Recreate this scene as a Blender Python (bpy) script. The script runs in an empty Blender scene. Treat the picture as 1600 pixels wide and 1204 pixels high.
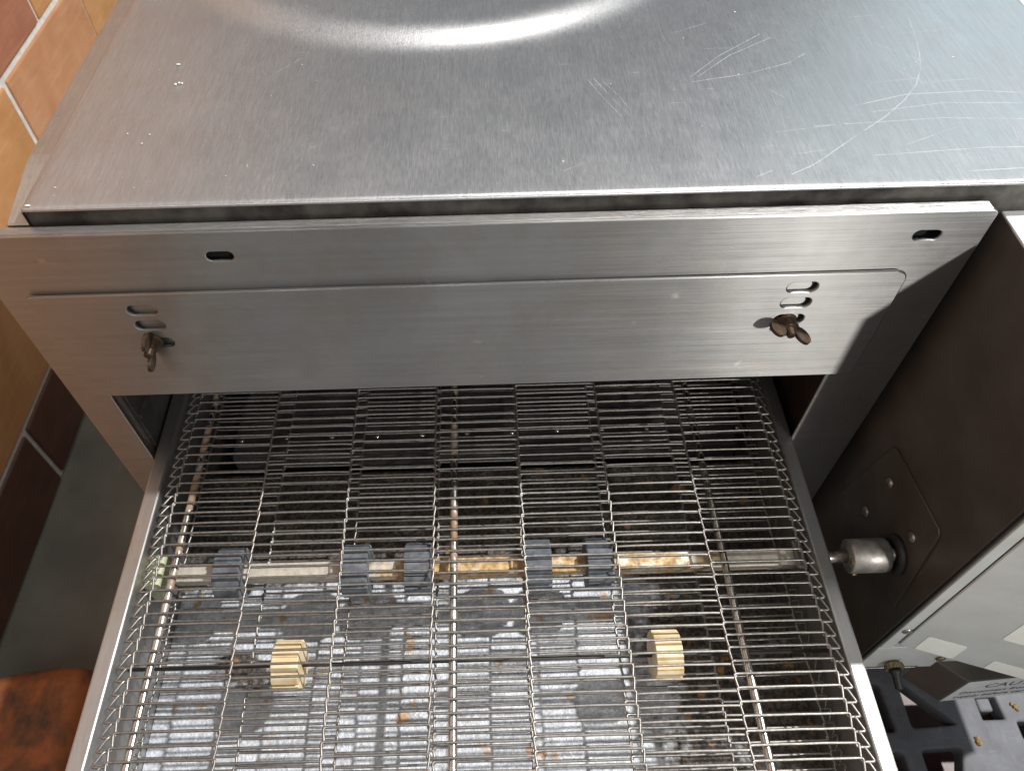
import bpy, bmesh, math, random
from mathutils import Vector, Matrix
random.seed(7)
S = bpy.context.scene
COL = S.collection
PI = math.pi

# ------------------------------------------------------------------ camera, world, lamps, exposure
cam_d = bpy.data.cameras.new('camera'); cam = bpy.data.objects.new('camera', cam_d); COL.objects.link(cam)
M = Matrix(((0.99961, 0.02792, 0.0), (-0.02211, 0.79155, -0.6107), (-0.01705, 0.61046, 0.79186))).to_4x4()
M.translation = (0.0, -0.496, 0.765)
cam.matrix_world = M
cam_d.sensor_width = 36.0; cam_d.lens = 1191 / 1600 * 36; cam_d.shift_x = 39 / 1600
cam_d.clip_start = 0.01; cam_d.clip_end = 60
cam_d.dof.use_dof = True; cam_d.dof.focus_distance = 0.76; cam_d.dof.aperture_fstop = 9.0
S.camera = cam

W = bpy.data.worlds.new('World'); S.world = W; W.use_nodes = True
bgn = W.node_tree.nodes['Background']
bgn.inputs[0].default_value = (0.86, 0.93, 1.0, 1); bgn.inputs[1].default_value = 0.235

def lamp(name, loc, target, size, power, color=(1, 1, 1), shape='DISK', size_y=None):
    d = bpy.data.lights.new(name, 'AREA'); d.shape = shape; d.size = size
    if size_y: d.size_y = size_y
    d.energy = power; d.color = color
    o = bpy.data.objects.new(name, d); COL.objects.link(o); o.location = loc
    o.rotation_euler = (Vector(target) - Vector(loc)).to_track_quat('-Z', 'Y').to_euler()
    return o
BOXC = Vector((.45, -.199, .327))
# hard light from high on the right, a little behind the oven front
lamp('skylight', BOXC + Vector((.66, .21, 1)).normalized() * 4.2, BOXC, .11, 355, (1.0, .985, .96))
# doorway behind the camera on the right
dw = bpy.data.lights.new('doorway', 'SPOT'); dw.energy = 350; dw.color = (1, .98, .93); dw.shadow_soft_size = .07
dw.spot_size = math.radians(20); dw.spot_blend = .9
dwo = bpy.data.objects.new('doorway', dw); COL.objects.link(dwo); dwo.location = BOXC + Vector((.38, -.84, .476)).normalized() * 3.6
dwo.rotation_euler = (Vector((.24, 0, .2)) - dwo.location).to_track_quat('-Z', 'Y').to_euler()
# window on the right, beyond the oven
lamp('window', (2.3, 2.4, 1.5), (.3, .3, .3), 1.5, 9, (.72, .93, 1.0), 'RECTANGLE', 1.6)
# unseen lamps added for reflection bands on the front panel and front fill
for tx in (-.76, -.12, .46):
    lamp('added_reflection_lamp', (tx, -1.5, 1.9), (tx, -1.5, 0), .04, 4, (1, .98, .94), 'RECTANGLE', .9)
lamp('added_reflection_lamp', (.45, 1.05, 2.1), (.45, 1.05, 0), .8, 16, (1, .95, .90), 'RECTANGLE', .28)  # unseen lamp added to brighten the raised ring on the lid

S.view_settings.view_transform = 'Standard'; S.view_settings.look = 'None'
S.view_settings.exposure = 0.0; S.view_settings.gamma = 1.0; S.view_settings.use_curve_mapping = False
S.render.engine = 'CYCLES'

# ------------------------------------------------------------------ material helpers
class NT:
    def __init__(s, name):
        s.m = bpy.data.materials.new(name); s.m.use_nodes = True
        s.t = s.m.node_tree; s.p = s.t.nodes['Principled BSDF']
        s.co = s.n('ShaderNodeTexCoord').outputs['Object']
    def n(s, k, **kw):
        x = s.t.nodes.new(k)
        for a, b in kw.items(): setattr(x, a, b)
        return x
    def l(s, a, b): s.t.links.new(a, b)
    def put(s, sock, v):
        if hasattr(v, 'is_linked') or hasattr(v, 'links'): s.l(v, sock)
        else: sock.default_value = v
    def mapv(s, scale=(1, 1, 1), loc=(0, 0, 0), rot=(0, 0, 0), src=None):
        m = s.n('ShaderNodeMapping'); s.l(src or s.co, m.inputs[0])
        m.inputs['Scale'].default_value = scale; m.inputs['Location'].default_value = loc; m.inputs['Rotation'].default_value = rot
        return m.outputs[0]
    def noise(s, scale, detail=4, rough=.55, vec=None, dist=0):
        x = s.n('ShaderNodeTexNoise'); s.l(vec or s.co, x.inputs['Vector'])
        x.inputs['Scale'].default_value = scale; x.inputs['Detail'].default_value = detail
        x.inputs['Roughness'].default_value = rough; x.inputs['Distortion'].default_value = dist
        return x.outputs['Fac']
    def ramp(s, f, a, b, va=0., vb=1.):
        x = s.n('ShaderNodeMapRange'); s.l(f, x.inputs[0])
        for i, v in enumerate((a, b, va, vb)): x.inputs[i + 1].default_value = v
        return x.outputs[0]
    def mix(s, f, a, b):
        x = s.n('ShaderNodeMix', data_type='RGBA')
        s.put(x.inputs[0], f); s.put(x.inputs[6], a if not isinstance(a, tuple) else (*a[:3], 1)); s.put(x.inputs[7], b if not isinstance(b, tuple) else (*b[:3], 1))
        return x.outputs[2]
    def ma(s, op, a, b=0., c=0.):
        x = s.n('ShaderNodeMath', operation=op); s.put(x.inputs[0], a); s.put(x.inputs[1], b); s.put(x.inputs[2], c)
        return x.outputs[0]
    def sep(s, v=None):
        x = s.n('ShaderNodeSeparateXYZ'); s.l(v or s.co, x.inputs[0]); return x.outputs
    def bump(s, h, strength=.2, dist=.001, nrm=None):
        x = s.n('ShaderNodeBump'); s.l(h, x.inputs['Height']); x.inputs['Strength'].default_value = strength
        x.inputs['Distance'].default_value = dist
        if nrm: s.l(nrm, x.inputs['Normal'])
        s.l(x.outputs[0], s.p.inputs['Normal']); return x.outputs[0]
    def tangent(s, v):
        c = s.n('ShaderNodeCombineXYZ')
        for i in range(3): c.inputs[i].default_value = v[i]
        s.l(c.outputs[0], s.p.inputs['Tangent'])
    def __setitem__(s, k, v): s.put(s.p.inputs[k], v if not (isinstance(v, tuple) and len(v) == 3) else (*v, 1))

def simple(name, col, rough=.5, metal=0., var=.25, scale=40, bump=0., col2=None, spec=None):
    t = NT(name)
    f = t.noise(scale, 5)
    c2 = col2 or tuple(c * (1 - var) for c in col)
    t['Base Color'] = t.mix(t.ramp(f, .35, .65), col, c2)
    t['Roughness'] = t.ramp(t.noise(scale * .6, 4), .3, .7, rough - .08, rough + .1)
    t['Metallic'] = metal
    if spec is not None: t['Specular IOR Level'] = spec
    if bump: t.bump(f, bump, .0015)
    return t.m

def seg_mask(t, P, a, b, w):
    """soft mask round the line a-b (x,y) on a flat sheet"""
    ax, ay = a; bx, by = b; L2 = (bx - ax) ** 2 + (by - ay) ** 2
    px = t.ma('SUBTRACT', P[0], ax); py = t.ma('SUBTRACT', P[1], ay)
    d = t.ma('ADD', t.ma('MULTIPLY', px, (bx - ax) / L2), t.ma('MULTIPLY', py, (by - ay) / L2))
    h = t.n('ShaderNodeClamp'); t.l(d, h.inputs[0]); h = h.outputs[0]
    dx = t.ma('SUBTRACT', px, t.ma('MULTIPLY', h, bx - ax)); dy = t.ma('SUBTRACT', py, t.ma('MULTIPLY', h, by - ay))
    dist = t.ma('SQRT', t.ma('ADD', t.ma('MULTIPLY', dx, dx), t.ma('MULTIPLY', dy, dy)))
    return t.ramp(dist, w * .12, w * .7, 1., 0.)

def brushed(name, grain, tang, base=(.56, .555, .55), rough=.33, aniso=.75, grime=.5, scratches=None, warm=(.40, .345, .30), fine=1.0):
    t = NT(name)
    sc = {'X': (6, 900, 900), 'Y': (1000, 75, 900), 'Z': (900, 900, 6)}[grain]
    sc2 = {'X': (2.5, 160, 160), 'Y': (420, 26, 160), 'Z': (160, 160, 2.5)}[grain]
    g1 = t.noise(1, 3, .6, t.mapv(sc)); g2 = t.noise(1, 4, .6, t.mapv(sc2))
    cloud = t.noise(5.5, 5, .6, dist=.4); cloud2 = t.noise(24, 6, .65)
    col = t.mix(t.ramp(cloud, .38, .68), base, tuple(b * .93 for b in base))
    col = t.mix(t.ma('MULTIPLY', t.ramp(t.ma('MULTIPLY', cloud, cloud2), .22, .36), grime), col, warm)
    col = t.mix(t.ramp(g2, .32, .68, 0, .34 * fine), col, tuple(b * .62 for b in base))
    r = t.ramp(g1, .25, .75, rough - .07, rough + .08)
    r = t.ma('ADD', r, t.ramp(cloud2, .4, .7, -.015, .04))
    h = t.ma('ADD', t.ma('MULTIPLY', g1, .5), t.ma('MULTIPLY', g2, .5))
    if scratches:
        P = t.sep(); tot = None
        for a, b, w in scratches:
            m = seg_mask(t, P, a, b, w)
            tot = m if tot is None else t.ma('MAXIMUM', tot, m)
        brk = t.ramp(t.noise(60, 3), .3, .55)
        tot = t.ma('MULTIPLY', tot, brk)
        col = t.mix(t.ma('MULTIPLY', tot, .32), col, (.90, .92, .95))
        r = t.ma('ADD', r, t.ma('MULTIPLY', tot, .25))
    # short random scuffs
    v = t.n('ShaderNodeTexNoise'); t.l(t.mapv((34, 520, 34), rot=(0, 0, .75)), v.inputs[0]); v.inputs['Scale'].default_value = 1; v.inputs['Detail'].default_value = 2
    sc_m = t.ma('MULTIPLY', t.ramp(v.outputs[0], .70, .76), t.ramp(cloud2, .5, .62))
    col = t.mix(t.ma('MULTIPLY', sc_m, .6), col, (.85, .87, .9))
    t['Base Color'] = col; t['Roughness'] = r; t['Metallic'] = .93
    t['Anisotropic'] = aniso; t.tangent(tang)
    t.bump(h, .28 * fine, .0006)
    return t.m

# ------------------------------------------------------------------ mesh helpers
def obj(name, me, mat, parent=None, smooth=False):
    if isinstance(me, bmesh.types.BMesh):
        bm = me; me = bpy.data.meshes.new(name); bm.to_mesh(me); bm.free()
    if mat and not me.materials: me.materials.append(mat)
    if smooth: me.shade_smooth()
    o = bpy.data.objects.new(name, me); COL.objects.link(o)
    if parent: attach(o, parent)
    return o
def attach(o, parent):
    o.parent = parent
    o.matrix_parent_inverse = world_of(parent).inverted()
def world_of(o):
    m = Matrix.LocRotScale(o.location, o.rotation_euler, o.scale)
    return world_of(o.parent) @ o.matrix_parent_inverse @ m if o.parent else m
def empty(name, loc, label, cat, group=None):
    o = bpy.data.objects.new(name, None); COL.objects.link(o); o.location = loc; o.empty_display_size = .05
    return tag(o, label, cat, group)
def tag(o, label, cat, group=None):
    o['label'] = label; o['category'] = cat
    if group: o['group'] = group
    return o
def rbox(x0, x1, y0, y1, z0, z1, bev=.0, seg=2):
    bm = bmesh.new(); r = bmesh.ops.create_cube(bm, size=1)
    for v in r['verts']: v.co = Vector(((x0 + x1) / 2 + v.co.x * (x1 - x0), (y0 + y1) / 2 + v.co.y * (y1 - y0), (z0 + z1) / 2 + v.co.z * (z1 - z0)))
    if bev: bmesh.ops.bevel(bm, geom=bm.edges[:], offset=bev, segments=seg, profile=.5, affect='EDGES')
    return bm
def tube(pts, r, n=6, caps=True, bm=None):
    bm = bm or bmesh.new(); rings = []; pts = [Vector(p) for p in pts]
    rr = r if isinstance(r, (list, tuple)) else [r] * len(pts)
    up = None
    for i, p in enumerate(pts):
        d = (pts[min(i + 1, len(pts) - 1)] - pts[max(i - 1, 0)]).normalized()
        if up is None: up = Vector((0, 0, 1)) if abs(d.z) < .9 else Vector((1, 0, 0))
        s = d.cross(up).normalized(); u = s.cross(d).normalized(); up = u
        rings.append([bm.verts.new(p + (s * math.cos(a) + u * math.sin(a)) * rr[i]) for a in [2 * PI * k / n for k in range(n)]])
    for a, b in zip(rings, rings[1:]):
        for k in range(n): bm.faces.new((a[k], a[(k + 1) % n], b[(k + 1) % n], b[k]))
    if caps: bm.faces.new(rings[0][::-1]); bm.faces.new(rings[-1])
    bmesh.ops.recalc_face_normals(bm, faces=bm.faces)
    return bm
def lathe(p0, axis, prof, n=24, bm=None):
    """prof: list of (distance along the axis, radius)"""
    a = Vector(axis).normalized(); p0 = Vector(p0)
    pts = []; rad = []
    bm = bm or bmesh.new()
    s = a.orthogonal().normalized(); u = a.cross(s); rings = []
    for d, r in prof:
        rings.append([bm.verts.new(p0 + a * d + (s * math.cos(2 * PI * k / n) + u * math.sin(2 * PI * k / n)) * max(r, 1e-5)) for k in range(n)])
    for x, y in zip(rings, rings[1:]):
        for k in range(n): bm.faces.new((x[k], x[(k + 1) % n], y[(k + 1) % n], y[k]))
    bm.faces.new(rings[0][::-1]); bm.faces.new(rings[-1])
    bmesh.ops.recalc_face_normals(bm, faces=bm.faces)
    return bm
def rrect(x0, x1, y0, y1, r, n=6):
    if not isinstance(r, (list, tuple)): r = [r] * 4            # bl br tr tl
    out = []
    for (cx, cy, a0, rr) in ((x0 + r[0], y0 + r[0], PI, r[0]), (x1 - r[1], y0 + r[1], 1.5 * PI, r[1]), (x1 - r[2], y1 - r[2], 0, r[2]), (x0 + r[3], y1 - r[3], .5 * PI, r[3])):
        for k in range(n + 1):
            a = a0 + .5 * PI * k / n; out.append((cx + rr * math.cos(a), cy + rr * math.sin(a)))
    return out
def plate(name, outer, holes, thick, bev, mat, parent, mtx):
    """flat sheet with real holes: 2-D outline extruded, edges softened; local x,y = outline, local z = thickness (centred)"""
    cu = bpy.data.curves.new(name, 'CURVE'); cu.dimensions = '2D'; cu.fill_mode = 'BOTH'
    cu.extrude = max(thick / 2 - bev, 1e-5); cu.bevel_depth = bev; cu.bevel_resolution = 2; cu.offset = -bev
    for lp in [outer] + holes:
        sp = cu.splines.new('POLY'); sp.points.add(len(lp) - 1); sp.use_cyclic_u = True
        for q, p in zip(sp.points, lp): q.co = (p[0], p[1], 0, 1)
    tmp = bpy.data.objects.new('tmp', cu); COL.objects.link(tmp)
    dg = bpy.context.evaluated_depsgraph_get(); dg.update()
    me = bpy.data.meshes.new_from_object(tmp.evaluated_get(dg))
    bpy.data.objects.remove(tmp); bpy.data.curves.remove(cu)
    me.name = name; me.materials.clear(); me.transform(mtx); me.update()
    return obj(name, me, mat, parent)
XZ = Matrix(((1, 0, 0, 0), (0, 0, -1, 0), (0, 1, 0, 0), (0, 0, 0, 1)))     # plate facing -Y: local x->X, y->Z, z->-Y
def text_mesh(name, s, size, mtx, mat, parent, shear=0.):
    cu = bpy.data.curves.new(name, 'FONT'); cu.body = s; cu.size = size; cu.shear = shear; cu.extrude = .0001
    tmp = bpy.data.objects.new('tmp', cu); COL.objects.link(tmp)
    dg = bpy.context.evaluated_depsgraph_get(); dg.update()
    me = bpy.data.meshes.new_from_object(tmp.evaluated_get(dg))
    bpy.data.objects.remove(tmp); bpy.data.curves.remove(cu)
    me.name = name; me.materials.clear(); me.transform(mtx); return obj(name, me, mat, parent)

# ------------------------------------------------------------------ materials
def arc(c, r, a0, a1, n, w):
    p = [(c[0] + r * math.cos(math.radians(a0 + (a1 - a0) * k / n)), c[1] + r * math.sin(math.radians(a0 + (a1 - a0) * k / n))) for k in range(n + 1)]
    return [(p[k], p[k + 1], w) for k in range(n)]
def poly(p, w):
    if len(p) > 2:                                # smooth the bends
        for _ in range(1 if len(p) > 4 else 0):
            q = [p[0]]
            for a, b in zip(p, p[1:]): q += [(a[0] * .75 + b[0] * .25, a[1] * .75 + b[1] * .25), (a[0] * .25 + b[0] * .75, a[1] * .25 + b[1] * .75)]
            p = q + [p[-1]]
    return [(p[k], p[k + 1], w) for k in range(len(p) - 1)]
SCR = poly([(.452, .285), (.444, .235), (.425, .175), (.385, .125), (.318, .072), (.286, .045), (.262, .032)], .0009)
SCR += poly([(.105, .185), (.118, .150), (.130, .122)], .0006) + poly([(.111, .187), (.126, .150), (.137, .124)], .0006) + poly([(.117, .187), (.133, .152), (.141, .128)], .0005)
SCR += poly([(.205, .185), (.240, .222), (.290, .262)], .0009) + poly([(.212, .185), (.250, .222), (.300, .255)], .0008) + poly([(.204, .176), (.26, .188), (.305, .206), (.325, .222)], .0009)
SCR += poly([(.205, .27), (.25, .292)], .0006) + poly([(.345, .13), (.40, .147), (.47, .15), (.53, .142)], .0010) + poly([(.36, .12), (.43, .132), (.54, .126)], .0007)
SCR += poly([(.30, .10), (.42, .108), (.53, .100)], .0007) + poly([(.34, .055), (.44, .062), (.54, .06)], .0008) + poly([(.41, .03), (.50, .034), (.555, .03)], .0008)
SCR += poly([(-.20, .215), (-.178, .24)], .0006) + poly([(.232, .03), (.247, .038)], .0006) + poly([(.07, .045), (.088, .055)], .0005)
rs_ = random.Random(21)
for _ in range(16):                               # fine scuffs, denser towards the right
    x = .56 - abs(rs_.gauss(0, .16)); y = rs_.uniform(.04, .30); a = rs_.choice([.05, .12, 1.25, 2.2]) + rs_.gauss(0, .12); L = rs_.uniform(.02, .075)
    SCR += [((x, y), (x + L * math.cos(a), y + L * math.sin(a)), .0005)]
MAT = {}
MAT['lid'] = brushed('brushed_steel_lid', 'Y', (1, 0, 0), base=(.535, .54, .55), rough=.37, aniso=.6, grime=.14, scratches=SCR, warm=(.47, .43, .40))
MAT['panel'] = brushed('brushed_steel_panel', 'X', (0, 0, 1), base=(.44, .435, .428), rough=.415, aniso=.96, grime=.55, warm=(.34, .305, .27))
MAT['rim'] = brushed('steel_rim', 'Y', (1, 0, 0), base=(.50, .47, .44), rough=.38, aniso=.5, grime=.7)
MAT['rail'] = brushed('rail_steel', 'Y', (1, 0, 0), base=(.44, .44, .435), rough=.42, aniso=.3, grime=.6, fine=.6)
MAT['wire'] = simple('wire_steel', (.31, .30, .285), .45, .85, .3, 300, 0., (.22, .20, .18))
MAT['rod'] = simple('rod_steel', (.62, .61, .59), .26, 1., .25, 60, 0., (.45, .40, .34))
MAT['screw'] = simple('screw_steel', (.42, .40, .37), .35, .9, .4, 120)
MAT['coupling'] = simple('coupling_steel', (.50, .47, .43), .45, .75, .45, 90, .1)
MAT['wingnut'] = simple('wing_nut_brown', (.085, .055, .034), .45, .6, .4, 160, .1)
MAT['black_rubber'] = simple('black_rubber', (.022, .021, .02), .5, 0, .3, 90, .1)
MAT['soot'] = simple('soot', (.035, .032, .03), .6, .2, .5, 30, .3, (.07, .065, .06))
MAT['soot_brown'] = simple('soot_brown', (.05, .03, .02), .5, .3, .5, 25, .3, (.02, .015, .012))
MAT['sprocket'] = simple('sprocket_grey', (.13, .145, .165), .6, 0, .35, 120, .2, (.07, .075, .085))
MAT['roller'] = simple('cream_nylon', (.70, .59, .40), .5, 0, .2, 60, .1, (.58, .42, .21))
MAT['bearing'] = simple('pale_green_nylon', (.48, .52, .33), .5, 0, .25, 80)
MAT['sticker'] = simple('cream_sticker', (.86, .87, .81), .5, 0, .06, 60)
MAT['caution'] = simple('caution_label', (.78, .79, .77), .5, 0, .12, 80)
MAT['ink'] = simple('ink', (.05, .05, .055), .6, 0, .2, 200)
MAT['brass'] = simple('old_brass', (.30, .24, .14), .45, .8, .4, 140, .1)
MAT['lip'] = simple('shaded_lip', (.13, .122, .11), .5, .6, .5, 30, .1, (.03, .028, .026))  # dark colour stands in for the shade under the lid edge
MAT['box_dark'] = simple('box_brown', (.12, .105, .092), .42, .4, .35, 16, .1, (.088, .074, .062))
MAT['box_grey'] = simple('box_grey', (.60, .62, .60), .45, .2, .10, 26, .05)
MAT['box_white'] = simple('box_white', (.80, .80, .78), .5, 0, .06, 20)
MAT['cavity'] = simple('cavity_shade_black', (.012, .012, .012), .7)  # black that paints the shade seen through the bolt holes

def mat_shaft():
    t = NT('corroded_shaft')
    X = t.sep()[0]
    n = t.noise(38, 6, .7); n2 = t.noise(130, 5, .7)
    steel = t.mix(t.ramp(n2, .4, .7), (.58, .54, .47), (.42, .37, .30))
    rust = t.mix(t.ramp(n2, .35, .62), (.56, .38, .16), (.24, .13, .05))
    f = t.ma('ADD', n, t.ramp(X, -.20, -.12, -.22, .10))
    f = t.ma('SUBTRACT', f, t.ramp(X, .16, .26, 0, .16))
    f = t.ramp(f, .48, .58)
    t['Base Color'] = t.mix(f, steel, rust); t['Roughness'] = .55
    t['Metallic'] = t.ramp(f, 0, 1, .45, .0)
    t.bump(n2, .35, .001); return t.m
MAT['shaft'] = mat_shaft()

def mat_rod_rusty():
    t = NT('rod_with_rust')
    Y = t.sep()[1]; n = t.noise(26, 5, .6, dist=.5); n2 = t.noise(150, 3)
    f = t.ma('MULTIPLY', t.ramp(n, .50, .60), t.ramp(Y, -.24, -.15, 0, 1))
    t['Base Color'] = t.mix(f, t.mix(t.ramp(n2, .4, .7), (.64, .63, .60), (.50, .46, .40)), t.mix(n2, (.30, .19, .11), (.19, .12, .08)))
    t['Metallic'] = t.ramp(f, 0, 1, 1, .1); t['Roughness'] = t.ramp(f, 0, 1, .27, .7)
    return t.m
MAT['rod_rust'] = mat_rod_rusty()

def mat_tray():
    t = NT('crumb_tray_metal')
    P = t.sep()
    n = t.noise(9, 6, .62, dist=.5); n2 = t.noise(70, 6, .7); n3 = t.noise(230, 3, .6)
    clean = t.mix(t.ramp(n2, .40, .62), (.60, .625, .67), (.42, .44, .47))
    clean = t.mix(t.ramp(t.noise(300, 2, .5), .5, .68, 0, .6), clean, (.82, .85, .9))
    grime = t.mix(t.ramp(n3, .4, .62), (.028, .024, .021), (.13, .105, .085))
    f = t.ma('ADD', n, t.ramp(P[1], -.13, -.06, 0., .55))
    f = t.ma('ADD', f, t.ramp(P[0], .13, .24, 0., .30))
    # burnt-on spills with shapes of their own
    for cx, cy, r, s in ((.24, -.40, .09, .4), (-.30, -.22, .05, .18)):
        d = t.ma('SQRT', t.ma('ADD', t.ma('POWER', t.ma('SUBTRACT', P[0], cx), 2.), t.ma('POWER', t.ma('MULTIPLY', t.ma('SUBTRACT', P[1], cy), 1.5), 2.)))
        f = t.ma('ADD', f, t.ramp(d, r * .5, r, s, 0.))
    f = t.ma('ADD', f, t.ma('MULTIPLY', t.ma('SUBTRACT', n2, .5), .35))
    f = t.ramp(f, .60, .72)
    col = t.mix(f, clean, grime)
    col = t.mix(t.ma('MULTIPLY', t.ramp(t.noise(34, 3, .5), .64, .70), .75), col, (.50, .26, .07))
    t['Base Color'] = col; t['Roughness'] = t.ramp(f, 0, 1, .5, .62); t['Metallic'] = t.ramp(f, 0, 1, .15, 0)
    t.bump(t.ma('ADD', n2, t.ma('MULTIPLY', n3, .6)), .8, .004); return t.m
MAT['tray'] = mat_tray()

def mat_tile(name, a, b, c):
    t = NT(name)
    oi = t.n('ShaderNodeObjectInfo').outputs['Random']
    v = t.n('ShaderNodeVectorMath', operation='ADD'); cmb = t.n('ShaderNodeCombineXYZ')
    t.l(t.ma('MULTIPLY', oi, 37.), cmb.inputs[1]); t.l(t.co, v.inputs[0]); t.l(cmb.outputs[0], v.inputs[1])
    n = t.noise(9, 6, .6, v.outputs[0], .6); n2 = t.noise(1, 4, .6, t.mapv((20, 9, 90), src=v.outputs[0]))
    col = t.mix(t.ramp(n, .35, .65), a, b); col = t.mix(t.ramp(n2, .5, .75, 0, .5), col, c)
    t['Base Color'] = col; t['Roughness'] = .42; t.bump(n, .25, .002); return t.m
TILES = [mat_tile('tile_terracotta', (.47, .235, .12), (.40, .18, .085), (.55, .32, .19)),
         mat_tile('tile_ochre', (.48, .245, .10), (.40, .19, .07), (.54, .33, .18)),
         mat_tile('tile_redbrown', (.33, .13, .075), (.26, .10, .055), (.40, .19, .12)),
         mat_tile('tile_dark_skirting', (.11, .045, .025), (.075, .032, .02), (.15, .07, .04))]
MAT['grout'] = simple('grout', (.62, .60, .55), .85, 0, .22, 60, .3)
MAT['floor'] = simple('floor_concrete', (.185, .18, .145), .65, 0, .3, 7, .1, (.125, .12, .10))
MAT['floor_red'] = simple('floor_red_tile', (.085, .028, .02), .45, 0, .4, 20, .1)

def mat_orange():
    t = NT('grimy_orange')
    n = t.noise(7.5, 5, .6, dist=.8); n2 = t.noise(60, 4)
    t['Base Color'] = t.mix(t.ramp(t.ma('ADD', n, t.ma('MULTIPLY', n2, .2)), .50, .72), t.mix(n2, (.38, .115, .028), (.27, .08, .02)), (.07, .034, .02))
    t['Roughness'] = .6; t.bump(n2, .2, .002); return t.m
MAT['orange'] = mat_orange()
def mat_pallet():
    t = NT('pallet_plastic')
    n = t.noise(22, 6, .65, dist=.3); n2 = t.noise(1, 4, .6, t.mapv((30, 160, 30), rot=(0, 0, .5))); n3 = t.noise(1, 4, .6, t.mapv((170, 25, 30), rot=(0, 0, -.3)))
    col = t.mix(t.ramp(n, .35, .65), (.16, .163, .178), (.12, .12, .13))
    col = t.mix(t.ramp(t.ma('MAXIMUM', n2, n3), .58, .75, 0, .5), col, (.23, .235, .27))
    t['Base Color'] = col; t['Roughness'] = .68; t['Specular IOR Level'] = .3; t.bump(n, .2, .002); return t.m
MAT['pallet'] = mat_pallet()
MAT['crumb'] = simple('crumb', (.42, .26, .09), .8, 0, .5, 400, .3)
MAT['fleck'] = simple('white_fleck', (.62, .62, .60), .7, 0, .1, 300)

def struct(o): o['kind'] = 'structure'; return o
# ------------------------------------------------------------------ the setting
FZ = -.66
struct(obj('floor', rbox(-1.2, 3.2, -3.2, 3.4, FZ - .05, FZ), MAT['floor']))
red = struct(obj('red_floor', rbox(.40, 3.0, -2.2, 2.2, FZ + .0005, FZ + .005), MAT['floor_red']))
WX = -.93
wall = struct(obj('wall', rbox(WX - .12, WX - .006, -1.5, 3.2, FZ, 1.5), MAT['grout']))
TL, TH, G = .4345, .224, .014
rows = [(-.66, -.485)] + [(-.485 + TH * k, -.485 + TH * (k + 1)) for k in range(8)]
tile_me = {}
for ri, (z0, z1) in enumerate(rows):
    off = (.909 if ri % 2 == 0 else 1.128) if ri else .385
    y = off - TL * 9
    while y < 3.0:
        if y > -1.5:
            if ri == 0: mi = 3
            else: mi = random.choice([0, 0, 1, 2, 1])
            if ri == 1: mi = 1
            if ri == 2: mi = {0: 0, 1: 1, -1: 1}.get(round((y - .909) / TL), mi)
            if ri == 3: mi = {0: 1, -1: 2, 1: 0}.get(round((y - 1.128) / TL), mi)
            key = (ri == 0, mi)
            if key not in tile_me:
                bm = rbox(-.008, .0, G / 2, TL - G / 2, G / 2, (z1 - z0) - G / 2, .004, 2)
                me = bpy.data.meshes.new('tile'); bm.to_mesh(me); bm.free(); me.materials.append(TILES[mi]); tile_me[key] = me
            o = bpy.data.objects.new('tile', tile_me[key]); COL.objects.link(o)
            o.location = (WX + random.uniform(-.0015, .001), y + random.uniform(-.002, .002), z0); o.parent = wall
            o.rotation_euler = (random.uniform(-.004, .004), 0, random.uniform(-.004, .004))
        y += TL

# ------------------------------------------------------------------ the oven
oven = empty('conveyor_oven', (0, .3, FZ), 'stainless steel conveyor oven with brushed lid and front frame above the wire belt', 'oven')
LZ = .36
def lid_mesh():
    xs = [-.3825 + .9655 * k / 150 for k in range(151)]
    ys = [(.014, .3570), (.0143, .3583), (.0152, .3594), (.0170, .3599), (.0195, .36)] + [(.0195 + .880 * (k / 150), .36) for k in range(1, 151)]
    bm = bmesh.new(); g = []
    c = Vector((-.045, .575)); 
    def bumpz(x, y):
        r = math.hypot(x - c.x, y - c.y)
        s = lambda q: q * q * q * (q * (6 * q - 15) + 10)
        q = min(max((.345 - r) / .064, 0), 1)
        z = .0115 * s(q)
        z += .0009 * math.sin(x * 7.3 + 1) * math.sin(y * 9.1) * min(1, max(0, (y - .03) * 12))
        return z
    for (y, z) in ys:
        row = [bm.verts.new((x, y, z + (bumpz(x, y) if z >= .36 else 0))) for x in xs]
        xe = xs[-1]
        row.append(bm.verts.new((xe + .003, y, z - .004 if z > .34 else z))); row.append(bm.verts.new((xe + .0035, y, .322)))
        row.insert(0, bm.verts.new((xs[0] - .0012, y, z - .0012))); row.insert(0, bm.verts.new((xs[0] - .0012, y, .322)))
        g.append(row)
    for a, b in zip(g, g[1:]):
        for k in range(len(a) - 1): bm.faces.new((a[k], a[k + 1], b[k + 1], b[k]))
    return bm
lid = obj('lid', lid_mesh(), MAT['lid'], oven, True)
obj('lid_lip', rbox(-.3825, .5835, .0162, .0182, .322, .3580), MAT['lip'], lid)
bm = bmesh.new(); prof = [(.0150, .25), (.0150, .3428), (.0165, .3440), (.080, .3568), (.092, .3583), (.9, .3583), (.9, .25)]
A = [bm.verts.new((-.4045, y, z)) for y, z in prof]; B = [bm.verts.new((-.3842, y, z)) for y, z in prof]
bm.faces.new(A); bm.faces.new(B[::-1])
for k in range(len(prof)): bm.faces.new((A[k], A[(k + 1) % 7], B[(k + 1) % 7], B[k]))
bmesh.ops.recalc_face_normals(bm, faces=bm.faces)
bmesh.ops.bevel(bm, geom=[e for e in bm.edges if e.verts[0].co.x == e.verts[1].co.x and e.verts[0].co.x < -.40], offset=.002, segments=2, affect='EDGES')
obj('side_rim', bm, MAT['rim'], oven)
obj('side_panel', rbox(-.4265, -.4055, .0145, .9, -.25, .249, .003), MAT['rim'], oven)
obj('bottom_pan', rbox(-.44, .43, .03, .9, -.27, -.251, .003), MAT['soot'], oven)
obj('rear_panel', rbox(-.43, .43, .88, .899, -.25, .32), MAT['soot'], oven)
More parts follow.
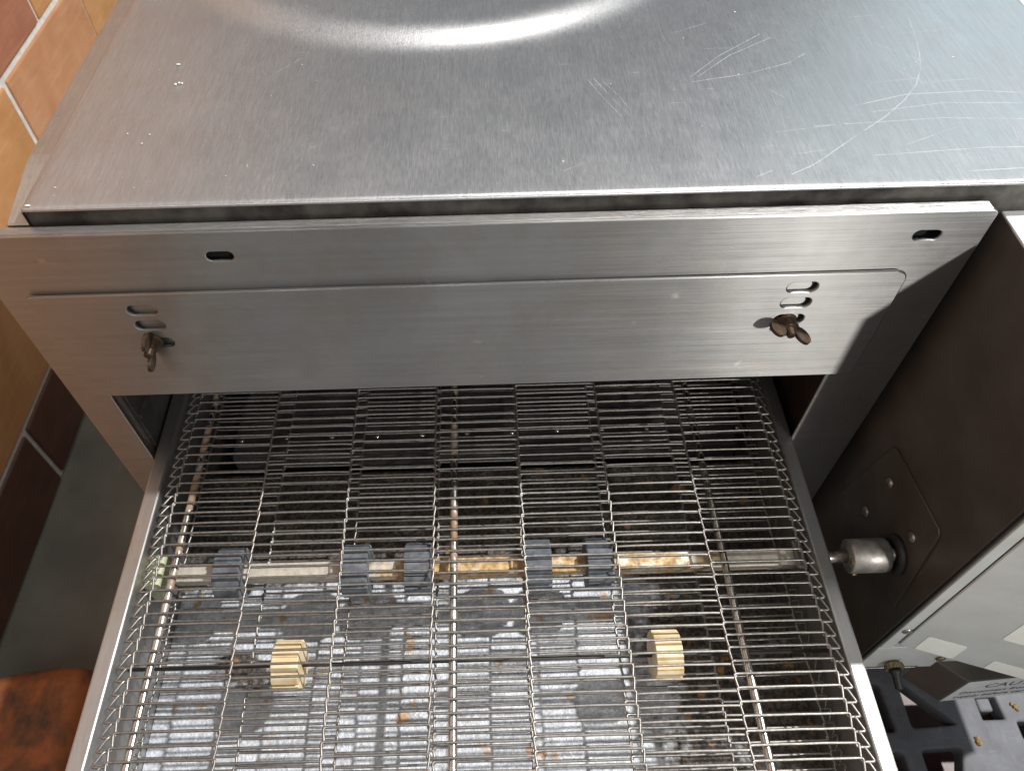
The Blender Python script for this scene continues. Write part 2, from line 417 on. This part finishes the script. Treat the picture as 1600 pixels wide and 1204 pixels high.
# front frame: a deep folded sheet with the mouth and two oblong bolt holes cut through
slot = lambda cx, cz, w, h: rrect(cx - w / 2, cx + w / 2, cz - h / 2, cz + h / 2, h / 2 * .98)
fm = plate('front_frame', rrect(-.4415, .434, -.21, .3425, [.003, .003, .006, .003]),
           [rrect(-.401, .3603, -.17, .195, .004), slot(-.228, .3148, .0235, .0105), slot(.3835, .3166, .0235, .0105)], .0030, .0012, MAT['panel'], oven,
           Matrix.Translation((0, .0015, 0)) @ XZ)
obj('top_flange', rbox(-.4412, .4295, .0028, .0132, .3400, .34235, .0006), MAT['panel'], oven)
obj('side_flange', rbox(.4314, .43385, .0028, .0132, -.208, .3350, .0006), MAT['panel'], oven)
obj('side_flange', rbox(-.4413, -.4389, .0028, .0132, -.208, .3395, .0006), MAT['panel'], oven)
# black sheet added behind the frame, standing in for shade inside the bolt holes
obj('cavity_shade_sheet', rbox(-.40, .42, .012, .0135, .20, .339), MAT['cavity'], oven)
# adjustable damper plate with three slots on each side
slots = []
for cx, zs in ((-.3145, (.2583, .2380, .2135)), (.2915, (.2626, .2424, .2200))):
    for z in zs: slots.append(slot(cx, z, .0275, .0125))
damper = plate('damper_plate', rrect(-.4145, .3835, .131, .279, [.006, .012, .011, .007]), slots, .0034, .0013, MAT['panel'], oven,
               Matrix.Translation((0, -.0048, 0)) @ Matrix.Rotation(math.radians(-.2), 4, 'Y') @ XZ)
def wing_nut(cx, cz, rot):
    bm = lathe((0, 0, 0), (0, -1, 0), [(0, .0085), (.0012, .0088), (.0022, .0070), (.010, .0055), (.0105, .0038), (.017, .0034), (.0175, .002)], 18)
    for s in (1, -1):
        n = 18; fr = []; bk = []
        for k in range(n):
            a = 2 * PI * k / n
            x = s * (.0125 + .0075 * math.cos(a)); y = -.0115 - .0085 * math.sin(a) - .12 * (abs(x))
            fr.append(bm.verts.new((x, y, .0014))); bk.append(bm.verts.new((x, y, -.0014)))
        bm.faces.new(fr); bm.faces.new(bk[::-1])
        for k in range(n): bm.faces.new((fr[k], bk[k], bk[(k + 1) % n], fr[(k + 1) % n]))
        # root of the wing into the hub
        r = bmesh.ops.create_cube(bm, size=1)
        for v in r['verts']: v.co = Vector((s * .006 + v.co.x * .010, -.006 + v.co.y * .010, v.co.z * .0034))
    bmesh.ops.recalc_face_normals(bm, faces=bm.faces)
    bmesh.ops.scale(bm, verts=bm.verts, vec=(1.15, 1.15, 1.15))
    bmesh.ops.rotate(bm, verts=bm.verts, cent=(0, 0, 0), matrix=Matrix.Rotation(rot, 3, 'Y'))
    bmesh.ops.translate(bm, verts=bm.verts, vec=(cx, -.0063, cz))
    return bm
obj('wing_nut', wing_nut(-.3205, .2155, math.radians(100)), MAT['wingnut'], damper)
obj('wing_nut', wing_nut(.2885, .2190, math.radians(24)), MAT['wingnut'], damper)
# cooking chamber seen through the mouth
obj('chamber_wall', rbox(-.4052, -.4022, .02, .86, -.2, .3, .001), MAT['soot'], oven)
obj('chamber_wall', rbox(.372, .40, .02, .86, -.2, .3, .002), MAT['soot_brown'], oven)
obj('chamber_roof', rbox(-.404, .371, .055, .86, .18, .199), MAT['soot'], oven)
obj('chamber_rib', rbox(-.404, -.398, .02, .60, .05, .058, .001), MAT['soot'], oven)
bm = rbox(-.34, .33, .05, .80, -.115, -.085, .003)
duct = obj('air_duct', bm, MAT['soot'], oven)
for k in range(12):
    x = -.331 + .0605 * k
    obj('rivet', lathe((x, .0795 + random.uniform(-.002, .002), -.0855), (0, 0, 1), [(0, .0042), (.001, .004), (.0022, .0022), (.0025, .0005)], 10), MAT['rod'], duct, True)
for k in range(4):
    obj('nozzle_strip', rbox(-.33, .32, .14 + .14 * k, .19 + .14 * k, -.0845, -.070, .004), MAT['soot_brown'] if k % 2 else MAT['soot'], duct)
for x in (-.40, .39):
    for y in (.06, .85): obj('leg', rbox(x - .02, x + .02, y - .02, y + .02, FZ, -.2705, .003), MAT['rim'], oven)

# ------------------------------------------------------------------ the conveyor frame
Y0, Y1 = -.56, .78
SY, SZ = -.1375, -.031                                     # drive shaft axis
conv = empty('conveyor', (0, -.2, -.16), 'steel conveyor frame with side rails, crumb tray and drive shaft under the belt', 'conveyor')
obj('rail', rbox(-.3975, -.3795, Y0, Y1, -.15, .003, .0022), MAT['rail'], conv)
obj('rail', rbox(.3455, .3615, Y0, Y1, -.15, .003, .0022), MAT['rail'], conv)
for x, m in ((-.3445, 'rod_rust'), (-.0415, 'rod_rust'), (.2505, 'rod')):
    obj('support_rod', tube([(x, Y0 + .05 + .1 * k, -.0058 + random.uniform(-.0003, .0003)) for k in range(13)], .0042, 12), MAT[m], conv, True)
obj('crumb_tray', rbox(-.379, .345, Y0 + .01, .045, -.128, -.123), MAT['tray'], conv)
shaft = obj('drive_shaft', None or (lambda bm: (bmesh.ops.rotate(bm, verts=bm.verts, cent=(0, SY, SZ), matrix=Matrix.Rotation(math.radians(9), 3, 'X')), bm)[1])(rbox(-.352, .345, SY - .0093, SY + .0093, SZ - .0093, SZ + .0093, .0015)), MAT['shaft'], conv)
def gear(cx, cy, cz, w, r, teeth, dep, phase=0., hole=0.):
    pts = []
    for k in range(teeth):
        for a, q in ((.00, r), (.40, r), (.68, r), (.74, r - dep), (.94, r - dep)):
            t = 2 * PI * (k + a + phase) / teeth; pts.append((q * math.cos(t), q * math.sin(t)))
    bm = bmesh.new()
    A = [bm.verts.new((cx - w / 2, cy + p[0], cz + p[1])) for p in pts]; B = [bm.verts.new((cx + w / 2, cy + p[0], cz + p[1])) for p in pts]
    bm.faces.new(A); bm.faces.new(B[::-1]); n = len(pts)
    for k in range(n): bm.faces.new((A[k], A[(k + 1) % n], B[(k + 1) % n], B[k]))
    bmesh.ops.recalc_face_normals(bm, faces=bm.faces)
    bmesh.ops.bevel(bm, geom=[e for e in bm.edges if abs(e.verts[0].co.x - e.verts[1].co.x) < 1e-6], offset=.0008, segments=1, affect='EDGES')
    return bm
for i, x in enumerate((-.2885, -.1500, -.0815, .0505, .1180)):
    obj('sprocket', gear(x, SY, SZ, .029, .0285, 12, .0028, .17 * i), MAT['sprocket'], shaft)
rs = obj('roller_shaft', tube([(-.379, -.2385, -.034), (.345, -.2385, -.034)], .0020, 10), MAT['soot'], conv, True)
for i, x in enumerate((-.2125, .1765)):
    g = gear(x, -.2385, -.034, .0275, .0252, 11, .0018, .3 * i)
    obj('roller', g, MAT['roller'], rs)
obj('idler_shaft', tube([(-.379, Y0 + .045, -.033), (.345, Y0 + .045, -.033)], .026, 20), MAT['screw'], conv, True)
obj('bearing', rbox(-.379, -.362, SY - .02, SY + .02, SZ - .022, SZ + .016, .003), MAT['bearing'], conv)
obj('bearing', rbox(.333, .345, SY - .018, SY + .018, SZ - .018, SZ + .014, .003), MAT['screw'], conv)
for x in (-.385, .352):
    obj('strut', rbox(x - .008, x + .008, Y0 + .10, Y0 + .12, FZ, -.1505, .002), MAT['rail'], conv)

# ------------------------------------------------------------------ the wire belt
belt = empty('conveyor_belt', (0, -.1, 0), 'steel wire mesh conveyor belt running out of the oven mouth', 'conveyor belt')
PITCH = .01292; WR = .00136
cols = [-.3610 + .0991 * k for k in range(8)]
def wire_mesh(seed):
    rnd = random.Random(seed)
    dy = .0034; e = .0008
    hi = -(PITCH + dy)                    # odd spans reach past the next wire, towards the outer end
    Ys = [0. if k % 2 == 0 else hi for k in range(7)]
    def bend(x, ya, yb):
        s = 1 if yb > ya else -1
        z0, z1 = (-.0007, .0009) if s > 0 else (.0009, -.0007)
        return [(x - e * 1.2, ya, z0 * .5), (x + e * .8, ya + s * .0008, z0), (x + e, ya + s * .0030, z0 * .5), (x - e, yb - s * .0030, z1 * .5), (x - e * .8, yb - s * .0008, z1), (x + e * 1.2, yb, z1 * .5)]
    x = cols[0]
    pts = [(x - .0035, hi + .0140, -.0018), (x - .0055, hi + .0125, 0), (x - .0115, hi + .0022, 0), (x - .0128, hi, 0)]
    pts += bend(x, hi, 0.)
    for k in range(7):
        xa, xb = cols[k], cols[k + 1]; y = Ys[k]
        for q in (.08, .3, .5, .7, .92):
            pts.append((xa + (xb - xa) * q, y + rnd.uniform(-.00018, .00018) + .0003 * math.sin(q * PI), .0003 + rnd.uniform(-.0002, .0002)))
        pts += bend(xb, Ys[k], Ys[k + 1] if k < 6 else hi)
    x = cols[7]
    pts += [(x + .0112, hi, 0), (x + .0100, hi + .0022, 0), (x + .0055, hi + .0125, 0), (x + .0035, hi + .0140, -.0018)]
    # corner rounding
    P = [Vector(p) for p in pts]; Q = [P[0]]
    for a, b in zip(P, P[1:]):
        L = (b - a).length; m = min(.25, .0016 / max(L, 1e-6))
        Q += [a.lerp(b, m), a.lerp(b, 1 - m)]
    Q.append(P[-1])
    bm = tube(Q, WR, 6)
    me = bpy.data.meshes.new('wire'); bm.to_mesh(me); bm.free(); me.materials.append(MAT['wire']); me.shade_smooth()
    return me
wires = [wire_mesh(s) for s in range(6)]
def put_wire(y, z, rx=0.):
    o = bpy.data.objects.new('wire', random.choice(wires)); COL.objects.link(o)
    o.location = (random.gauss(0, .00025), y + random.gauss(0, .0003), z + random.gauss(0, .0002)); o.rotation_euler = (rx + random.gauss(0, .02), 0, random.gauss(0, .0006))
    attach(o, belt)
TOPZ, BOTZ = 0.0, -.065
yy = -.3345 + PITCH * .02
n0 = int((yy - (Y0 + .05)) / PITCH); n1 = int((.56 - yy) / PITCH)
for k in range(-n0, n1): put_wire(yy + k * PITCH, TOPZ)
for k in range(-n0, n1 - 4): put_wire(yy + k * PITCH + .004, BOTZ + .0015 * math.sin(k * .35), PI)
yb = yy - n0 * PITCH
for k in range(1, 8):                       # round the outer idler
    a = PI * k / 8; put_wire(yb - .0325 * math.sin(a), -.0325 + .0325 * math.cos(a), a)

# ------------------------------------------------------------------ control box on the right
BX, BY, BT, BB, BR = .45, -.199, .327, -.22, .855
box = empty('control_box', (.68, .2, FZ), 'brown sided control box with grey door ajar beside the belt', 'control box')
obj('cabinet', rbox(BX + .004, BR, BY + .004, .88, BB, BT - .004), MAT['box_dark'], box)
obj('side_panel', rbox(BX - .001, BX + .0035, BY + .0015, .88, BB, BT - .0015, .001), MAT['box_dark'], box)
obj('top_cover', rbox(BX, BR + .003, BY - .001, .882, BT - .0035, BT, .0012), MAT['box_white'], box)
obj('corner_seal', rbox(BX + .0005, BX + .003, BY - .0012, BY + .001, BB, BT - .004), MAT['black_rubber'], box)
obj('front_strip', rbox(BX + .0035, .4685, BY - .0035, BY + .0035, BB + .077, BT - .005, .001), MAT['box_grey'], box)
obj('front_panel', rbox(.4692, BR, BY - .0005, BY + .0035, -.10, BT - .005), MAT['box_dark'], box)
obj('lower_panel', rbox(BX + .0035, .60, BY - .003, BY + .0035, BB, -.1442, .001), MAT['box_grey'], box)
obj('seam', rbox(BX + .01, .53, BY - .0036, BY - .0032, BB + .0035, BB + .0052), MAT['ink'], box)
# mounting plate and drive coupling
YZ = Matrix(((0, 0, -1, 0), (1, 0, 0, 0), (0, 1, 0, 0), (0, 0, 0, 1)))      # plate facing -X: local x->Y, y->Z
mp = plate('mounting_plate', [(-.182, -.066), (-.179, -.070), (-.03, -.10), (-.02, -.095), (-.045, .048), (-.050, .053), (-.154, .067), (-.160, .064), (-.1615, .058)], [], .0024, .0006, MAT['box_dark'], box,
           Matrix.Translation((BX - .0024, 0, 0)) @ YZ)
for (y, z) in ((-.0728, .0179), (-.0712, -.0521), (-.1398, .0191)):
    obj('screw', lathe((BX - .0036, y, z), (-1, 0, 0), [(0, .0062), (.001, .0062), (.0028, .0045), (.0036, .0015)], 14), MAT['screw'], mp, True)
obj('shaft_seal', lathe((BX - .0036, SY - .002, -.022), (-1, 0, 0), [(0, .0225), (.004, .0225), (.0068, .0200), (.0068, .0135), (.003, .0130), (.003, .002)], 24), MAT['black_rubber'], box, True)
obj('motor_shaft', tube([(BX, SY - .002, -.022), (.437, SY - .002, -.0235)], .0085, 14), MAT['screw'], box, True)
cp = obj('coupling', lathe((.3935, SY - .001, -.0265), (1, 0, .03), [(0, .0085), (0, .0165), (.0012, .0188), (.0405, .0190), (.0425, .0175), (.0425, .004)], 30), MAT['coupling'], box, True)
obj('stub_shaft', tube([(.340, SY, SZ), (.400, SY, -.027)], .0075, 14), MAT['rod'], cp, True)
obj('set_screw', lathe((.3985, SY - .0185, -.034), (0, -1, -.4), [(0, .0028), (.0016, .0026), (.002, .001)], 8), MAT['brass'], cp)
obj('coupling_key', rbox(.390, .3945, SY - .015, SY - .009, -.0185, -.0125, .0008), MAT['brass'], cp)
# the door, hinged on its left edge and ajar
TH_D = math.radians(18.7)
DM = Matrix.Translation((.469, -.2035, 0)) @ Matrix.Rotation(-TH_D, 4, 'Z')
door = plate('door', rrect(.0, .235, -.1255, .1640, [.002, .004, .004, .018]), [], .0032, .0008, MAT['box_grey'], box, DM @ XZ)
def sticker(u0, u1, z0, z1, r):
    return plate('sticker', rrect(u0, u1, z0, z1, r), [], .0004, .0001, MAT['sticker'], door, DM @ Matrix.Translation((0, -.0019, 0)) @ XZ)
sticker(.0155, .0556, -.1225, -.0845, .003); sticker(.0715, .150, -.0455, .0016, .004); sticker(.0895, .175, -.1235, -.0997, .002)
obj('screw', lathe((.4628, BY - .0035, -.0862), (0, -1, 0), [(0, .0060), (.0012, .0058), (.0022, .004), (.0026, .001)], 14), MAT['rod'], box, True)
kb = lathe((.4905, BY - .003, -.1965), (0, -1, 0), [(0, .0045), (.003, .0045), (.0032, .0108), (.0040, .0114), (.0085, .0114), (.0093, .0106), (.0093, .002)], 32)
for q, v in enumerate(kb.verts):
    d = Vector((v.co.x - .4905, 0, v.co.z + .1965))
    if d.length > .0112 and q % 2: v.co -= d * .07
kn = obj('thumb_screw', kb, MAT['brass'], box)
obj('stem', lathe((.4905, BY - .0124, -.1965), (0, -1, -.25), [(0, .0075), (.004, .0070), (.006, .0050), (.022, .0045), (.0235, .003)], 14), MAT['black_rubber'], kn, True)
# junction cover with the caution label, below the door
jb = bmesh.new()
foot = [(.5395, -.1955), (.5765, -.2272), (.72, -.2175), (.72, -.1955)]
A = [jb.verts.new((x, y, -.2005)) for x, y in foot]; B = [jb.verts.new((x, y, -.283)) for x, y in foot]
jb.faces.new(A[::-1]); jb.faces.new(B)
for k in range(4): jb.faces.new((A[k], A[(k + 1) % 4], B[(k + 1) % 4], B[k]))
bmesh.ops.recalc_face_normals(jb, faces=jb.faces); bmesh.ops.bevel(jb, geom=jb.edges[:], offset=.0008, segments=1, affect='EDGES')
jc = obj('junction_cover', jb, MAT['box_dark'], box)
ang = math.atan2(.0097, .1435)
CM = Matrix.Translation((.5765, -.2272, -.283)) @ Matrix.Rotation(ang, 4, 'Z')
cl = plate('caution_label', rrect(.0012, .14, .0012, .0805, .001), [], .0006, .0001, MAT['caution'], jc, CM @ Matrix.Translation((0, -.0006, 0)) @ XZ)
TM = CM @ Matrix.Translation((0, -.00105, 0)) @ XZ
text_mesh('caution_lettering', 'CAUTION', .0225, TM @ Matrix.Translation((.033, .050, 0)), MAT['ink'], cl)
text_mesh('caution_lettering', 'Disconnect from power', .0135, TM @ Matrix.Translation((.012, .029, 0)), MAT['ink'], cl)
text_mesh('caution_lettering', 'supply before servicing', .0135, TM @ Matrix.Translation((.012, .011, 0)), MAT['ink'], cl)
obj('screw', lathe((.545, BY - .004, -.186), (0, -1, 0), [(0, .006), (.0012, .0058), (.0022, .004), (.0026, .001)], 12), MAT['brass'], box, True)
for x in (.50, .82):
    for y in (.02, .84): obj('leg', rbox(x - .0155 + .0005, x + .015, y - .015, y + .015, FZ, BB - .0005, .002), MAT['box_dark'], box)

# ------------------------------------------------------------------ plastic pallet on the floor, lower right
PZ = -.5
def rpoly(p, r=.008, n=4):
    out = []; m = len(p)
    for i in range(m):
        a, b, c = (Vector(p[(i + j) % m]) for j in (-1, 0, 1))
        u = (a - b).normalized(); v = (c - b).normalized(); d = min(r, (a - b).length * .4, (c - b).length * .4)
        for k in range(n + 1):
            t = k / n; q0 = b + u * d; q2 = b + v * d
            out.append(tuple(q0 * (1 - t) ** 2 + b * 2 * t * (1 - t) + q2 * t * t))
    return out
holes = [rpoly([(.6420, -.2105), (.7140, -.2065), (.6425, -.1360)]), rpoly([(.6440, -.300), (.684, -.300), (.7075, -.2390), (.6440, -.2410)]),
         rpoly([(.7550, -.2010), (.7885, -.2008), (.7860, -.1680), (.7552, -.1690)], .002),
         rpoly([(.596, -.215), (.616, -.215), (.612, -.143), (.596, -.143)]), rpoly([(.596, -.32), (.616, -.32), (.616, -.243), (.596, -.243)]),
         rpoly([(.8055, -.23), (.88, -.23), (.88, -.205), (.8055, -.205)], .003)]
for i in range(3):
    for j in range(4):
        x = .60 + .115 * i; y = -.44 - .115 * j
        holes.append(rpoly([(x, y), (x + .07, y), (x, y + .07)] if (i + j) % 2 else [(x, y), (x + .07, y + .07), (x, y + .07)]))
pal = empty('plastic_pallet', (.8, -.4, FZ), 'grey plastic pallet with triangular holes on the floor below the control box', 'pallet')
plate('deck', rrect(.575, 1.25, -.95, -.118, .02), holes, .032, .004, MAT['pallet'], pal, Matrix.Translation((0, 0, PZ - .016)))
for x in (.60, .89, 1.20):
    for y in (-.15, -.53, -.91): obj('foot', rbox(x - .018, x + .018, y - .02, y + .02, FZ + .005, PZ - .0325, .004), MAT['pallet'], pal)
obj('peg', rbox(.7585, .7805, -.188, -.166, PZ - .06, PZ - .006, .004, 3), MAT['pallet'], pal)
def crumb(x, y, z, r, sd, label):
    rnd = random.Random(sd); bm = bmesh.new()
    for k in range(6):
        g = bmesh.ops.create_icosphere(bm, subdivisions=1, radius=r * rnd.uniform(.35, .6))
        o = Vector((rnd.uniform(-.6, .6) * r, rnd.uniform(-1, 1) * r, rnd.uniform(.1, .4) * r))
        for v in g['verts']: v.co = v.co * rnd.uniform(.8, 1.2) + o
    bmesh.ops.translate(bm, verts=bm.verts, vec=(x, y, z))
    return tag(obj('crumb', bm, MAT['crumb']), label, 'crumb', 'crumbs on the plastic pallet')
crumb(.7325, -.232, PZ, .0065, 1, 'yellow brown crumb on the pallet between triangular hole and square hole')
crumb(.8100, -.183, PZ, .0055, 2, 'small yellow crumb on the pallet right of the square hole')
# flour and dust flecks lying on the lid
bm = bmesh.new(); rnd = random.Random(4)
spots = [(-.3010, .2335, .0020), (-.2955, .197, .0021), (-.2925, .1995, .0014), (-.2895, .1985, .0016), (-.378, .018, .002), (-.40, .008, .0)] + [(rnd.uniform(-.36, .55), rnd.uniform(.03, .34), rnd.uniform(.0004, .0008)) for _ in range(26)] + [(rnd.uniform(-.37, -.2), rnd.uniform(.025, .12), rnd.uniform(.0004, .0009)) for _ in range(10)]
for x, y, r in spots:
    if r <= 0: continue
    g = bmesh.ops.create_icosphere(bm, subdivisions=1, radius=r)
    s = (rnd.uniform(.7, 1.6), rnd.uniform(.5, 1.), .35)
    for v in g['verts']: v.co = Vector((v.co.x * s[0], v.co.y * s[1], v.co.z * s[2])) + Vector((x, y, .3608))
fl = obj('flour_flecks', bm, MAT['fleck']); fl['kind'] = 'stuff'; fl['label'] = 'white flour and dust flecks lying on the lid'; fl['category'] = 'flecks'

# ------------------------------------------------------------------ orange bin, lower left
bm = rbox(-.86, -.605, -.60, -.105, FZ, -.40, .035, 4)
bmesh.ops.subdivide_edges(bm, edges=[e for e in bm.edges if abs(e.verts[0].co.x - e.verts[1].co.x) > .1], cuts=8)
for v in bm.verts:
    if v.co.y > -.3: v.co.y -= .035 * max(0, (-.64 - v.co.x) / .22) ** 2
    if v.co.z > -.5: v.co.z -= .03 * max(0, (-.66 - v.co.x) / .2) ** 2
    v.co.x += .012 * math.sin(v.co.y * 9) * (v.co.z - FZ)
ob = empty('orange_bin', (-.73, -.35, FZ), 'grimy orange plastic bin on the floor left of the belt', 'bin')
obj('body', bm, MAT['orange'], ob, True)
obj('foot', rbox(-.82, -.64, -.55, -.2, FZ, FZ + .012, .004), MAT['black_rubber'], ob)
